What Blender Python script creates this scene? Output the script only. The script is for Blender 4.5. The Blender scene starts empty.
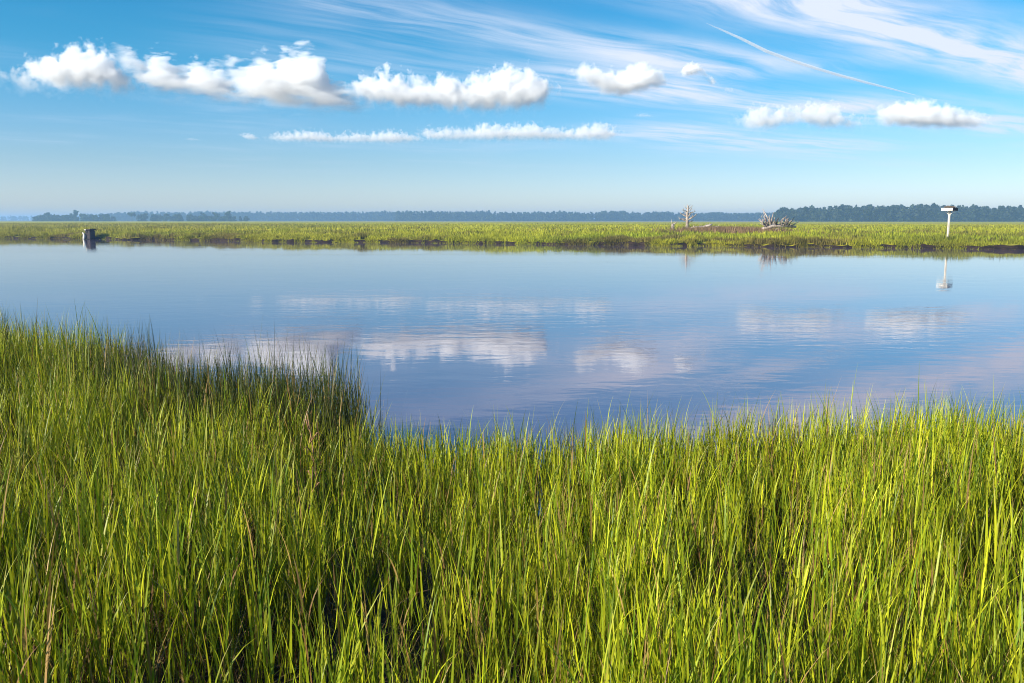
import bpy, math, random
import numpy as np
from mathutils import Vector, Matrix

R = math.radians
rng = np.random.default_rng(7)
random.seed(7)
sc = bpy.context.scene
COL = sc.collection

# ------------------------------------------------------------------ camera
CAM_H, PITCH, F = 2.5, R(8.1), 853.0
cam_d = bpy.data.cameras.new('camera')
cam_d.sensor_width = 36.0
cam_d.lens = F * 36.0 / 1024.0
cam_d.clip_start = 0.05
cam_d.clip_end = 60000
cam = bpy.data.objects.new('camera', cam_d)
COL.objects.link(cam)
cam.location = (0, 0, CAM_H)
cam.rotation_euler = (math.pi / 2 - PITCH, 0, 0)
sc.camera = cam


def at(px, py, Y):
    """world point seen at a photo pixel, at ground distance Y"""
    a, b = (px - 512) / F, (341.5 - py) / F
    d = Vector((a, math.cos(PITCH) + b * math.sin(PITCH), -math.sin(PITCH) + b * math.cos(PITCH)))
    return Vector((0, 0, CAM_H)) + d * (Y / d.y)


# ------------------------------------------------------------------ helpers
def link(o, parent=None):
    COL.objects.link(o)
    if parent is not None:
        o.parent = parent
    return o


def tag(o, label=None, cat=None, group=None, kind=None):
    if label: o['label'] = label
    if cat: o['category'] = cat
    if group: o['group'] = group
    if kind: o['kind'] = kind
    return o


def empty(name, loc, label, cat, group=None, rz=0.0):
    o = bpy.data.objects.new(name, None)
    o.empty_display_size = 0.2
    o.location = loc
    o.rotation_euler = (0, 0, rz)
    link(o)
    return tag(o, label, cat, group)


def np_mesh(name, V, Q, mat, parent=None, tint=None, smooth=False, fmat=None, mats=None):
    """V (n,3); Q (m,4) quads or (m,3) triangles -> one mesh object"""
    me = bpy.data.meshes.new(name)
    V = np.asarray(V, np.float32)
    Q = np.asarray(Q, np.int32)
    k = Q.shape[1]
    me.vertices.add(len(V))
    me.vertices.foreach_set('co', V.ravel())
    me.loops.add(Q.size)
    me.loops.foreach_set('vertex_index', Q.ravel())
    me.polygons.add(len(Q))
    me.polygons.foreach_set('loop_start', np.arange(0, Q.size, k, dtype=np.int32))
    me.polygons.foreach_set('loop_total', np.full(len(Q), k, np.int32))
    if smooth:
        me.polygons.foreach_set('use_smooth', np.ones(len(Q), bool))
    for m in (mats or [mat]):
        me.materials.append(m)
    if fmat is not None:
        me.polygons.foreach_set('material_index', np.asarray(fmat, np.int32))
    me.update(calc_edges=True)
    if tint is not None:
        at_ = me.attributes.new('tint', 'FLOAT_COLOR', 'POINT')
        c = np.ones((len(V), 4), np.float32)
        c[:, :3] = tint
        at_.data.foreach_set('color', c.ravel())
    me.validate()
    o = bpy.data.objects.new(name, me)
    return link(o, parent)


class MB:
    """collects tubes and boxes; build() links them as ONE mesh object"""
    def __init__(self):
        self.v, self.f = [], []

    def tube(self, pts, rad, n=7, cap=True):
        pts = [Vector(p) for p in pts]
        base = len(self.v)
        prev = None
        for i, p in enumerate(pts):
            t = (pts[min(i + 1, len(pts) - 1)] - pts[max(i - 1, 0)])
            t = t.normalized() if t.length > 1e-9 else Vector((0, 0, 1))
            if prev is None:
                a = Vector((1, 0, 0)) if abs(t.x) < 0.8 else Vector((0, 1, 0))
                u = t.cross(a).normalized()
            else:
                u = (prev - t * prev.dot(t)).normalized()
            prev = u
            w = t.cross(u)
            for k in range(n):
                an = 2 * math.pi * k / n
                self.v.append(p + (u * math.cos(an) + w * math.sin(an)) * rad[i])
        for i in range(len(pts) - 1):
            for k in range(n):
                a = base + i * n + k
                b = base + i * n + (k + 1) % n
                self.f.append((a, b, b + n, a + n))
        if cap:
            self.f.append(tuple(base + k for k in reversed(range(n))))
            self.f.append(tuple(base + (len(pts) - 1) * n + k for k in range(n)))
        return self

    def box(self, c, s, rot=None):
        """bevelled box, centre c, size s"""
        c = Vector(c)
        hx, hy, hz = (x / 2 for x in s)
        b = min(hx, hy, hz) * 0.18
        base = len(self.v)
        ring = [(-hx + b, -hy), (hx - b, -hy), (hx, -hy + b), (hx, hy - b), (hx - b, hy), (-hx + b, hy), (-hx, hy - b), (-hx, -hy + b)]
        for z, k in ((-hz, 1), (-hz + b, 0), (hz - b, 0), (hz, 1)):
            for x, y in ring:
                p = Vector((x * (1 - k * b / hx), y * (1 - k * b / hy), z))
                if rot is not None:
                    p = rot @ p
                self.v.append(c + p)
        for i in range(3):
            for k in range(8):
                a = base + i * 8 + k
                d = base + i * 8 + (k + 1) % 8
                self.f.append((a, d, d + 8, a + 8))
        self.f.append(tuple(base + k for k in reversed(range(8))))
        self.f.append(tuple(base + 24 + k for k in range(8)))
        return self

    def build(self, name, mat, parent=None, smooth=False):
        me = bpy.data.meshes.new(name)
        me.from_pydata([tuple(v) for v in self.v], [], self.f)
        me.materials.append(mat)
        if smooth:
            me.polygons.foreach_set('use_smooth', [True] * len(me.polygons))
        me.update()
        o = bpy.data.objects.new(name, me)
        return link(o, parent)


_perm = np.random.default_rng(3).random((64, 64))


def vnoise(x, y):
    """smooth 2-D value noise, 0..1"""
    x = np.asarray(x, float); y = np.asarray(y, float)
    xi = np.floor(x).astype(int); yi = np.floor(y).astype(int)
    fx = x - xi; fy = y - yi
    fx = fx * fx * (3 - 2 * fx); fy = fy * fy * (3 - 2 * fy)
    g = lambda i, j: _perm[i % 64, j % 64]
    return ((g(xi, yi) * (1 - fx) + g(xi + 1, yi) * fx) * (1 - fy)
            + (g(xi, yi + 1) * (1 - fx) + g(xi + 1, yi + 1) * fx) * fy)


def fbm(x, y, o=3):
    s, a, t = 0.0, 1.0, 0.0
    for k in range(o):
        s = s + a * vnoise(x * 2 ** k + 17.3 * k, y * 2 ** k + 9.1 * k)
        t += a
        a *= 0.5
    return s / t


# ------------------------------------------------------------------ node helpers
class NT:
    def __init__(self, tree):
        self.t = tree
        tree.nodes.clear()

    def n(self, kind, **kw):
        nd = self.t.nodes.new(kind)
        for k, v in kw.items():
            setattr(nd, k, v)
        return nd

    def put(self, sock, v):
        if hasattr(v, 'is_output') or isinstance(v, bpy.types.NodeSocket):
            self.t.links.new(v, sock)
        elif v is not None:
            sock.default_value = v

    def m(self, op, a, b=None, c=None, clamp=False):
        nd = self.n('ShaderNodeMath', operation=op, use_clamp=clamp)
        for i, v in enumerate((a, b, c)):
            if v is not None:
                self.put(nd.inputs[i], v)
        return nd.outputs[0]

    def mix(self, fac, a, b, mode='MIX'):
        nd = self.n('ShaderNodeMix', data_type='RGBA', blend_type=mode)
        self.put(nd.inputs[0], fac)
        for i, v in ((6, a), (7, b)):
            if isinstance(v, tuple) and len(v) == 3:
                v = v + (1.0,)
            self.put(nd.inputs[i], v)
        return nd.outputs[2]

    def noise(self, vec, scale, detail=4, rough=0.55, dist=0.0):
        nd = self.n('ShaderNodeTexNoise')
        self.put(nd.inputs['Vector'], vec)
        nd.inputs['Scale'].default_value = scale
        nd.inputs['Detail'].default_value = detail
        nd.inputs['Roughness'].default_value = rough
        nd.inputs['Distortion'].default_value = dist
        return nd.outputs['Fac']

    def ss(self, x, lo, hi):
        nd = self.n('ShaderNodeMapRange', interpolation_type='SMOOTHSTEP')
        self.put(nd.inputs[0], x)
        nd.inputs[1].default_value = lo
        nd.inputs[2].default_value = hi
        return nd.outputs[0]

    def mapping(self, vec, scale=(1, 1, 1), rot=(0, 0, 0)):
        nd = self.n('ShaderNodeMapping')
        self.put(nd.inputs['Vector'], vec)
        nd.inputs['Scale'].default_value = scale
        nd.inputs['Rotation'].default_value = rot
        return nd.outputs[0]


def new_mat(name):
    m = bpy.data.materials.new(name)
    m.use_nodes = True
    return m, NT(m.node_tree)


def mottled(name, c1, c2, scale=3.0, rough=0.8, stretch=(1, 1, 1), bump=0.3, spec=0.3):
    m, t = new_mat(name)
    co = t.n('ShaderNodeTexCoord').outputs['Object']
    v = t.mapping(co, stretch)
    f = t.ss(t.noise(v, scale, 6, 0.6), 0.3, 0.7)
    b = t.n('ShaderNodeBsdfPrincipled')
    t.put(b.inputs['Base Color'], t.mix(f, c1, c2))
    b.inputs['Roughness'].default_value = rough
    b.inputs['Specular IOR Level'].default_value = spec
    bp = t.n('ShaderNodeBump')
    bp.inputs['Strength'].default_value = bump
    bp.inputs['Distance'].default_value = 0.05
    t.put(bp.inputs['Height'], t.noise(v, scale * 3, 4))
    t.put(b.inputs['Normal'], bp.outputs[0])
    o = t.n('ShaderNodeOutputMaterial')
    t.put(o.inputs[0], b.outputs[0])
    return m


def leaf_mat(name, transl=0.35, rough=0.5, spec=0.35, tcol=(1.15, 1.1, 0.6)):
    """foliage: colour of each blade from its own attribute, some light passing through"""
    m, t = new_mat(name)
    at_ = t.n('ShaderNodeAttribute', attribute_name='tint').outputs['Color']
    b = t.n('ShaderNodeBsdfPrincipled')
    t.put(b.inputs['Base Color'], at_)
    b.inputs['Roughness'].default_value = rough
    b.inputs['Specular IOR Level'].default_value = spec
    tr = t.n('ShaderNodeBsdfTranslucent')
    t.put(tr.inputs['Color'], t.mix(1.0, at_, tcol, 'MULTIPLY'))
    mx = t.n('ShaderNodeMixShader')
    mx.inputs[0].default_value = transl
    t.put(mx.inputs[1], b.outputs[0])
    t.put(mx.inputs[2], tr.outputs[0])
    o = t.n('ShaderNodeOutputMaterial')
    t.put(o.inputs[0], mx.outputs[0])
    return m


# ------------------------------------------------------------------ light
SUN_AZ = R(238)          # clockwise from +Y: behind the camera to the left
SUN_EL = R(23)
sun_dir = Vector((math.sin(SUN_AZ) * math.cos(SUN_EL), math.cos(SUN_AZ) * math.cos(SUN_EL), math.sin(SUN_EL)))
sl = bpy.data.lights.new('sun', 'SUN')
sl.energy = 5.0
sl.angle = R(0.5)
sl.color = (1.0, 0.92, 0.80)
so = bpy.data.objects.new('sun', sl)
so.rotation_euler = (-sun_dir).to_track_quat('-Z', 'Y').to_euler()
link(so)

world = bpy.data.worlds.new('World')
sc.world = world
world.use_nodes = True
t = NT(world.node_tree)
sky = t.n('ShaderNodeTexSky', sky_type='NISHITA')
sky.sun_disc = False
sky.sun_elevation = SUN_EL
sky.sun_rotation = SUN_AZ
sky.altitude = 0
sky.air_density = 1.0
sky.dust_density = 0.6
sky.ozone_density = 2.5
gen = t.n('ShaderNodeTexCoord').outputs['Generated']
sep = t.n('ShaderNodeSeparateXYZ')
t.put(sep.inputs[0], gen)
X, Y, Z = sep.outputs
# high cirrus deck: the direction is carried onto a flat layer overhead
zc = t.m('MAXIMUM', Z, 0.03)
E = (0.775, 0.632)
u0, v0 = t.m('DIVIDE', X, zc), t.m('DIVIDE', Y, zc)
al = t.m('ADD', t.m('MULTIPLY', u0, E[0]), t.m('MULTIPLY', v0, E[1]))       # along the streaks
cr = t.m('SUBTRACT', t.m('MULTIPLY', v0, E[0]), t.m('MULTIPLY', u0, E[1]))  # across them
cv = t.n('ShaderNodeCombineXYZ')
t.put(cv.inputs[0], t.m('MULTIPLY', al, 0.55)); t.put(cv.inputs[1], t.m('MULTIPLY', cr, 3.2))
warp = t.n('ShaderNodeCombineXYZ')
t.put(warp.inputs[0], al); t.put(warp.inputs[1], cr)
wv = t.noise(warp.outputs[0], 0.7, 2)
cv2 = t.n('ShaderNodeVectorMath', operation='ADD')
t.put(cv2.inputs[0], cv.outputs[0])
wc = t.n('ShaderNodeCombineXYZ')
t.put(wc.inputs[1], t.m('MULTIPLY', wv, 1.6))
t.put(cv2.inputs[1], wc.outputs[0])
streak = t.noise(cv2.outputs[0], 1.1, 5, 0.54)
fine = t.noise(cv2.outputs[0], 4.5, 5, 0.65)
broad = t.noise(warp.outputs[0], 0.45, 3)


def band(c0, w, a0, a1, fade):
    d = t.m('DIVIDE', t.m('SUBTRACT', cr, c0), w)
    g = t.m('POWER', 2.718, t.m('MULTIPLY', t.m('MULTIPLY', d, d), -1.0))
    return t.m('MULTIPLY', g, t.m('MULTIPLY', t.ss(al, a0, a0 + fade), t.m('SUBTRACT', 1.0, t.ss(al, a1 - fade, a1))))


cover = None
for c0, w, a0, a1, fade, k in ((2.36, 0.36, 2.1, 9.5, 1.2, 1.75), (3.72, 0.30, 1.4, 5.5, 0.9, 0.75), (3.3, 0.15, 3.0, 6.5, 1.0, 0.45),
                               (4.55, 0.60, 3.4, 8.0, 1.2, 0.85), (4.5, 0.9, 1.2, 6.5, 1.4, 0.26), (1.25, 0.25, 2.5, 6.0, 1.0, 0.35),
                               (4.0, 0.6, 6.0, 12.0, 1.5, 0.95), (6.6, 0.8, 6.0, 13.0, 1.6, 0.85), (7.8, 0.7, 8.2, 18.0, 2.0, 0.6)):
    g = t.m('MULTIPLY', band(c0, w, a0, a1, fade), k)
    cover = g if cover is None else t.m('ADD', cover, g)
cover = t.m('ADD', cover, t.m('MULTIPLY', t.ss(broad, 0.45, 0.75), 0.28))
tex = t.m('ADD', t.m('MULTIPLY', t.ss(streak, 0.28, 0.66), 0.82), t.m('MULTIPLY', t.ss(fine, 0.3, 0.7), 0.18))
cir = t.m('MULTIPLY', t.m('MULTIPLY', cover, tex), t.ss(Z, 0.03, 0.10), clamp=True)
cir = t.m('MULTIPLY', cir, 1.0, clamp=True)
hs = t.n('ShaderNodeHueSaturation')
hs.inputs['Hue'].default_value = 0.5
hs.inputs['Saturation'].default_value = 1.34
hs.inputs['Value'].default_value = 1.0
t.put(hs.inputs['Color'], sky.outputs[0])
CIRRUS = (5.9, 6.5, 7.7)
tintc = t.mix(t.ss(Z, 0.05, 0.21), t.mix(t.ss(Z, 0.0, 0.075), (1.16, 1.24, 1.85), (0.82, 0.95, 1.23)), (0.37, 1.03, 1.13))
skyc = t.mix(cir, t.mix(1.0, hs.outputs[0], tintc, 'MULTIPLY'), CIRRUS)
bg = t.n('ShaderNodeBackground')
t.put(bg.inputs[0], skyc)
bg.inputs[1].default_value = 0.08
wo = t.n('ShaderNodeOutputWorld')
t.put(wo.inputs[0], bg.outputs[0])

sc.view_settings.view_transform = 'Standard'
sc.view_settings.look = 'None'
sc.view_settings.exposure = 0.78
sc.view_settings.gamma = 1.0
sc.view_settings.use_curve_mapping = False
sc.cycles.use_denoising = True
sc.cycles.filter_width = 1.05
sc.cycles.adaptive_threshold = 0.006
sc.cycles.max_bounces = 12
sc.cycles.diffuse_bounces = 3
sc.cycles.glossy_bounces = 3
sc.cycles.transmission_bounces = 4
sc.cycles.volume_bounces = 16
sc.cycles.transparent_max_bounces = 8
sc.cycles.sample_clamp_indirect = 6.0

# ------------------------------------------------------------------ lie of the land
NX = [-400, -60, -16, -10, -7.1, -5.0, -2.8, -1.75, -1.35, -1.15, 0.0, 1.8, 2.4, 4.5, 8, 30, 400]
NY = [160, 44, 16.4, 14.0, 12.2, 10.8, 9.1, 8.4, 7.7, 7.0, 6.85, 6.9, 7.25, 7.35, 7.6, 10.5, 60]


def near_shore(x):
    return np.interp(x, NX, NY)


BX = [-9000, -1200, -250, -120, -68, -29.6, 0, 23.7, 43, 80, 160, 1200, 9000]
BY = [900, 420, 205, 143, 118, 102, 90, 81.0, 73.5, 62, 48, -60, -600]


def far_shore(x):
    x = np.asarray(x, float)
    w = np.clip(1.0 - np.abs(x) / 400.0, 0, 1)
    n = (vnoise(x / 9.0, 3.3) - 0.5) * 5.0 + (vnoise(x / 3.1, 8.1) - 0.5) * 3.0 + (vnoise(x / 1.1, 5.7) - 0.5) * 0.9
    return np.interp(x, BX, BY) + n * w


def near_ground(x, y):
    d = near_shore(x) - y                       # metres inland from the water's edge
    z = np.where(d < 0, -0.05 + d * 0.45, np.interp(d, [0, 0.25, 1.2, 3.8, 5.8, 9, 60], [-0.05, 0.16, 0.24, 0.42, 0.70, 0.95, 1.6]))
    return np.maximum(z + (fbm(x * 1.7, y * 1.7) - 0.5) * 0.16, -1.0)


# ------------------------------------------------------------------ materials of the ground and the river
M_mud = mottled('dark_wet_mud', (0.012, 0.009, 0.006, 1), (0.045, 0.030, 0.018, 1), 9.0, 0.75, bump=0.6)
M_bed = mottled('river_bed_silt', (0.04, 0.035, 0.025, 1), (0.07, 0.06, 0.04, 1), 0.6, 0.9)
M_bounce_ground = mottled('cloud_bounce_ground', (0.15, 0.14, 0.125, 1), (0.24, 0.225, 0.20, 1), 0.02, 0.95)  # unseen far ground, made pale to bounce fill onto the cloud bases
M_bankmud = mottled('bank_mud', (0.008, 0.005, 0.003, 1), (0.036, 0.021, 0.012, 1), 1.6, 0.8, (1, 1, 3), bump=0.8, spec=0.2)

M_meadow, t = new_mat('salt_meadow')
co = t.n('ShaderNodeTexCoord').outputs['Object']
v1 = t.mapping(co, (0.012, 0.035, 1))
v2 = t.mapping(co, (0.10, 0.30, 1))
f1 = t.ss(t.noise(v1, 1.0, 5, 0.6), 0.35, 0.65)
f2 = t.ss(t.noise(v2, 1.0, 5, 0.65), 0.50, 0.72)
c = t.mix(f1, (0.28, 0.29, 0.018), (0.50, 0.43, 0.030))
c = t.mix(t.m('MULTIPLY', f2, 0.6), c, (0.10, 0.075, 0.025))
b = t.n('ShaderNodeBsdfPrincipled')
t.put(b.inputs['Base Color'], c)
b.inputs['Roughness'].default_value = 0.9
b.inputs['Specular IOR Level'].default_value = 0.1
bp = t.n('ShaderNodeBump'); bp.inputs['Strength'].default_value = 0.7; bp.inputs['Distance'].default_value = 0.4
t.put(bp.inputs['Height'], t.noise(co, 1.3, 4)); t.put(b.inputs['Normal'], bp.outputs[0])
o_ = t.n('ShaderNodeOutputMaterial'); t.put(o_.inputs[0], b.outputs[0])

M_water, t = new_mat('river_water')
co = t.n('ShaderNodeTexCoord').outputs['Object']
b = t.n('ShaderNodeBsdfPrincipled')
b.inputs['Base Color'].default_value = (0.115, 0.082, 0.135, 1)
b.inputs['Roughness'].default_value = 0.03
b.inputs['IOR'].default_value = 2.4
b.inputs['Specular Tint'].default_value = (0.97, 0.95, 1.0, 1)
sw = t.noise(t.mapping(co, (0.55, 1.0, 1), (0, 0, R(-6))), 0.9, 2, 0.5, 0.4)
rp = t.noise(t.mapping(co, (0.40, 1.0, 1), (0, 0, R(5))), 2.6, 3, 0.55, 0.6)
pt = t.ss(t.noise(t.mapping(co, (0.02, 0.075, 1)), 1.0, 3, 0.5), 0.40, 0.62)      # breezy and calm patches
h = t.m('ADD', t.m('MULTIPLY', sw, 0.013), t.m('MULTIPLY', t.m('MULTIPLY', rp, 0.0075), t.m('ADD', 0.15, t.m('MULTIPLY', pt, 2.1))))
bp = t.n('ShaderNodeBump')
bp.inputs['Strength'].default_value = 1.0
bp.inputs['Distance'].default_value = 0.23
t.put(bp.inputs['Height'], h)
t.put(b.inputs['Normal'], bp.outputs[0])
o_ = t.n('ShaderNodeOutputMaterial'); t.put(o_.inputs[0], b.outputs[0])


def grid(name, xs, ys, fz, mat, kind='structure', **kw):
    Xg, Yg = np.meshgrid(xs, ys)
    Zg = fz(Xg, Yg) if callable(fz) else np.full_like(Xg, fz)
    n, m_ = len(xs), len(ys)
    V = np.stack([Xg.ravel(), Yg.ravel(), Zg.ravel()], 1)
    i, j = np.meshgrid(np.arange(n - 1), np.arange(m_ - 1))
    a = (j * n + i).ravel()
    o = np_mesh(name, V, np.stack([a, a + 1, a + 1 + n, a + n], 1), mat, smooth=True, **kw)
    o['kind'] = kind
    return o


grid('ground', np.linspace(-14000, 14000, 41), np.linspace(-14000, 14000, 41), -1.2, M_bed)
grid('river', np.concatenate([np.linspace(-3000, -200, 15), np.linspace(-160, 160, 17), np.linspace(200, 3000, 15)]),
     np.concatenate([np.linspace(-700, -20, 10), np.linspace(0, 180, 19), np.linspace(220, 1000, 8)]), 0.0, M_water)
nx = np.concatenate([-np.geomspace(400, 20, 24), np.arange(-19.5, 14, 0.12), np.geomspace(15, 400, 24)])
ny = np.concatenate([[-700, -300, -120, -60, -30, -15, -8, -4], np.arange(-2, 17, 0.12), np.geomspace(17.5, 170, 24)])
grid('river_bank', nx, ny, near_ground, M_mud)

# far marsh: mud edge, then the meadow, then pale bounce ground to the horizon
fx = np.concatenate([-np.geomspace(9000, 221, 40), np.arange(-220, 200, 0.25), np.geomspace(201, 9000, 40)])
tt = np.array([-6, -1.2, -0.25, 0.0, 0.12, 0.30, 0.7, 1.6, 3, 6, 12, 25, 50, 90, 150, 300, 700, 1500, 4000, 12000], float)
tz = np.array([-1.1, -0.4, -0.1, 0.05, 0.20, 0.26, 0.28, 0.30, .33, .40, .54, .72, .83, .95, 1.12, 1.15, 1.15, 1.15, 1.15, 1.15])
bs, bm_ = far_shore(fx), np.interp(fx, BX, BY)
V = []
for k, (a, z) in enumerate(zip(tt, tz)):
    w = max(0.0, 1 - max(a, 0) / 25.0)
    yy = bs * w + bm_ * (1 - w) + a
    zz = z + (fbm(fx / 2.3, yy / 2.3) - 0.5) * (0.25 if 0 <= a < 200 else 0.0)
    if 0 <= a < 2:
        zz = zz + (fbm(fx / 0.7, np.full_like(fx, a * 2 + 4), 2) - 0.5) * 0.30
    V.append(np.stack([fx, yy, zz], 1))
V = np.concatenate(V)
n = len(fx)
i, j = np.meshgrid(np.arange(n - 1), np.arange(len(tt) - 1))
a = (j * n + i).ravel()
o = np_mesh('marsh', V, np.stack([a, a + 1, a + 1 + n, a + n], 1), None, smooth=True,
            mats=[M_bankmud, M_meadow, M_bounce_ground], fmat=(j.ravel() >= 5).astype(np.int32) + (j.ravel() >= 16))
o['kind'] = 'structure'


# ------------------------------------------------------------------ blades of grass
def blades(name, P, az, lean, bend, length, width, tint, mat, K=5, facing=None, power=2.0, parent=None, tips=0.0):
    """P (n,3) roots; every blade is a tapering, curving strip"""
    n = len(P)
    s = np.linspace(0, 1, K + 1)
    th = lean[:, None] + bend[:, None] * s[None, :] ** 1.4
    ds = length[:, None] / K
    hx = np.concatenate([np.zeros((n, 1)), np.cumsum(np.sin(th[:, :-1]) * ds, 1)], 1)
    hz = np.concatenate([np.zeros((n, 1)), np.cumsum(np.cos(th[:, :-1]) * ds, 1)], 1)
    ca, sa = np.cos(az)[:, None], np.sin(az)[:, None]
    C = np.stack([P[:, 0:1] + hx * ca, P[:, 1:2] + hx * sa, P[:, 2:3] + hz], 2)
    fa = (az + np.pi / 2 if facing is None else facing)
    wv = np.stack([np.cos(fa), np.sin(fa), np.zeros(n)], 1)[:, None, :]
    ww = width[:, None] * np.maximum(1 - s[None, :] ** power, 0.04) * (0.65 + 0.35 * np.minimum(s * 4, 1))[None, :]
    A = C - wv * ww[:, :, None] / 2
    B = C + wv * ww[:, :, None] / 2
    V = np.stack([A, B], 2).reshape(-1, 3)
    base = (np.arange(n) * (K + 1) * 2)[:, None] + (np.arange(K) * 2)[None, :]
    base = base.ravel()
    Q = np.stack([base, base + 1, base + 3, base + 2], 1)
    T = np.repeat(tint[:, None, :], (K + 1) * 2, axis=1)
    if tips:                                    # withered tan tips on some of the blades
        wt = (rng.random(n) < tips)[:, None, None] * np.repeat(np.clip((s - 0.62) * 3, 0, 0.85), 2)[None, :, None]
        T = T * (1 - wt) + np.array([0.40, 0.29, 0.11]) * wt
    T = T.reshape(-1, 3)
    return np_mesh(name, V, Q, mat, parent, T, smooth=True)


def hues(n, lo, hi, jit=0.25):
    f = rng.random((n, 1))
    c = np.array(lo) * (1 - f) + np.array(hi) * f
    return np.clip(c * (1 + (rng.random((n, 1)) - 0.5) * 2 * jit), 0.002, 0.9)


M_blade = leaf_mat('marsh_grass_blade', 0.22, 0.45, 0.28)
M_straw = leaf_mat('dead_grass_blade', 0.15, 0.7, 0.2, (1.1, 1.0, 0.8))
M_farblade = leaf_mat('far_grass_blade', 0.35, 0.6, 0.2)


def stand(name, mat, area, per_m2, height, lo, hi, leaves, keep, label=None, leaf_w=(0.0035, 0.0115), spread=(0.28, 0.66)):
    """a stand of cordgrass: upright stems, each with several long leaves"""
    x0, x1, y0, y1 = area
    N = int((x1 - x0) * (y1 - y0) * per_m2)
    x = rng.uniform(x0, x1, N); y = rng.uniform(y0, y1, N)
    # pull stems together into loose tufts
    tx, ty = np.floor(x / 0.22), np.floor(y / 0.22)
    jx, jy = vnoise(tx * 7.7, ty * 3.1), vnoise(tx * 2.3 + 40, ty * 9.1)
    x += ((tx + jx) * 0.22 - x) * 0.38
    y += ((ty + jy) * 0.22 - y) * 0.38
    k = keep(x, y, rng.random(N))
    x, y = x[k], y[k]
    N = len(x)
    z = near_ground(x, y) - 0.03
    hn = fbm(x / 0.9 + 5, y / 0.9, 2)
    H = height(x, y) * (0.78 + 0.34 * hn) * rng.uniform(0.72, 1.14, N)
    waz = 2.2 * np.pi * (fbm(x / 1.6 + 31, y / 1.6, 2)) + rng.normal(0, 0.9, N)
    lean = np.abs(rng.normal(0.05, 0.08, N)) + 0.11 * vnoise(x / 0.7 + 9, y / 0.7)
    bend = rng.normal(0.10, 0.10, N)
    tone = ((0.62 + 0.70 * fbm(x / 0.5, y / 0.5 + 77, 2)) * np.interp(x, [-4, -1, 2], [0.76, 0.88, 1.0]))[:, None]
    P, AZ, LE, BE, LN, WD, TC, FA = [], [], [], [], [], [], [], []
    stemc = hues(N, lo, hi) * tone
    P.append(np.stack([x, y, z], 1)); AZ.append(waz); LE.append(lean); BE.append(bend); LN.append(H * 0.8)
    WD.append(rng.uniform(0.004, 0.007, N)); TC.append(stemc * np.array([0.85, 0.78, 0.8])); FA.append(rng.uniform(0, 6.28, N))
    for q in range(leaves):
        f = (q + 0.35 + rng.uniform(-0.3, 0.3, N)) / leaves          # how far up the stem
        f = np.clip(f, 0.05, 0.97)
        L = H * 0.8 * f
        tm = lean + bend * f * 0.45
        px = x + np.sin(tm) * L * np.cos(waz); py = y + np.sin(tm) * L * np.sin(waz); pz = z + np.cos(tm) * L
        a = waz + rng.uniform(0, 6.28, N)
        P.append(np.stack([px, py, pz], 1)); AZ.append(a)
        LE.append(rng.uniform(0.03, 0.30, N)); BE.append(np.abs(rng.normal(spread[0], spread[1], N)) * (1.0 - 0.5 * f))
        LN.append(H * rng.uniform(0.20, 0.54, N)); WD.append(rng.uniform(leaf_w[0], leaf_w[1], N))
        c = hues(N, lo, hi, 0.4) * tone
        dead = rng.random(N) < (0.20 - 0.16 * f)
        c[dead] = hues(int(dead.sum()), (0.20, 0.10, 0.035), (0.46, 0.30, 0.10))
        old = rng.random(N) < np.clip(0.75 - 2.0 * f, 0, 1)      # lowest leaves died back, rust brown; dark tone also paints shade between stems
        c[old] = hues(int(old.sum()), (0.045, 0.022, 0.010), (0.22, 0.11, 0.045))
        TC.append(c); FA.append(a + np.pi / 2 + rng.normal(0, 0.5, N))
    cat = np.concatenate
    o = blades(name, cat(P), cat(AZ), cat(LE), cat(BE), cat(LN), cat(WD), cat(TC), mat, 5, cat(FA), 1.6, None, 0.12)
    o['kind'] = 'stuff'
    if label: o['label'] = label
    return o


def in_view(x, y, r):
    """keeps the growth at full density in and around the photographed corner of the bank"""
    d = np.sqrt(x * x + y * y)
    return (y > 0.9) & (d > 1.25) & (x > -0.62 * y - 3.2) & (x < 0.62 * y + 2.4)


def keep_grass(x, y, r):
    s = near_shore(x) - y
    gap = fbm(x / 0.55 + 3, y / 0.55 + 8, 2) - np.interp(x, [-3.0, -0.5, 1.5, 3], [0.09, 0.055, 0.0, 0.0]) * (y < 7.5)
    p = np.clip((gap - 0.34) * 4.2, 0.20, 1.0)
    p = np.maximum(p, np.clip(1 - s / 0.9, 0, 0.9))
    p = np.where((x > -4.6) & (x < -1.2) & (y > 7.0) & (s < 1.5), p * 0.10, p)     # the rushes' ground
    return in_view(x, y, r) & (s > 0.02) & (r < p)


def grass_height(x, y):
    s = near_shore(x) - y
    h = np.interp(y, [0, 2, 4.5, 6.0, 7.0, 9, 12], [0.68, 0.74, 0.80, 0.78, 0.76, 0.95, 1.08])
    return h * np.interp(x, [-1.6, -1.2, 1.6, 2.4], [1.0, 1.0, 1.0, 1.10])


stand('marsh_grass', M_blade, (-10.5, 7.2, 0.9, 14.2), 500, grass_height, (0.105, 0.185, 0.007), (0.51, 0.51, 0.018), 6, keep_grass,
      'tall bright green cordgrass covering the near bank')


def keep_shore(x, y, r):
    s = near_shore(x) - y
    return in_view(x, y, r) & (s > -0.05) & (s < 1.3) & (x > -1.25) & (r < 1.15 - s * 0.7)


stand('shore_grass', M_blade, (-1.3, 7.2, 5.2, 8.4), 640, lambda x, y: grass_height(x, y) * 0.9, (0.125, 0.205, 0.007), (0.47, 0.46, 0.018), 6, keep_shore,
      'dense green grass crowding the water edge of the near bank')


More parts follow.
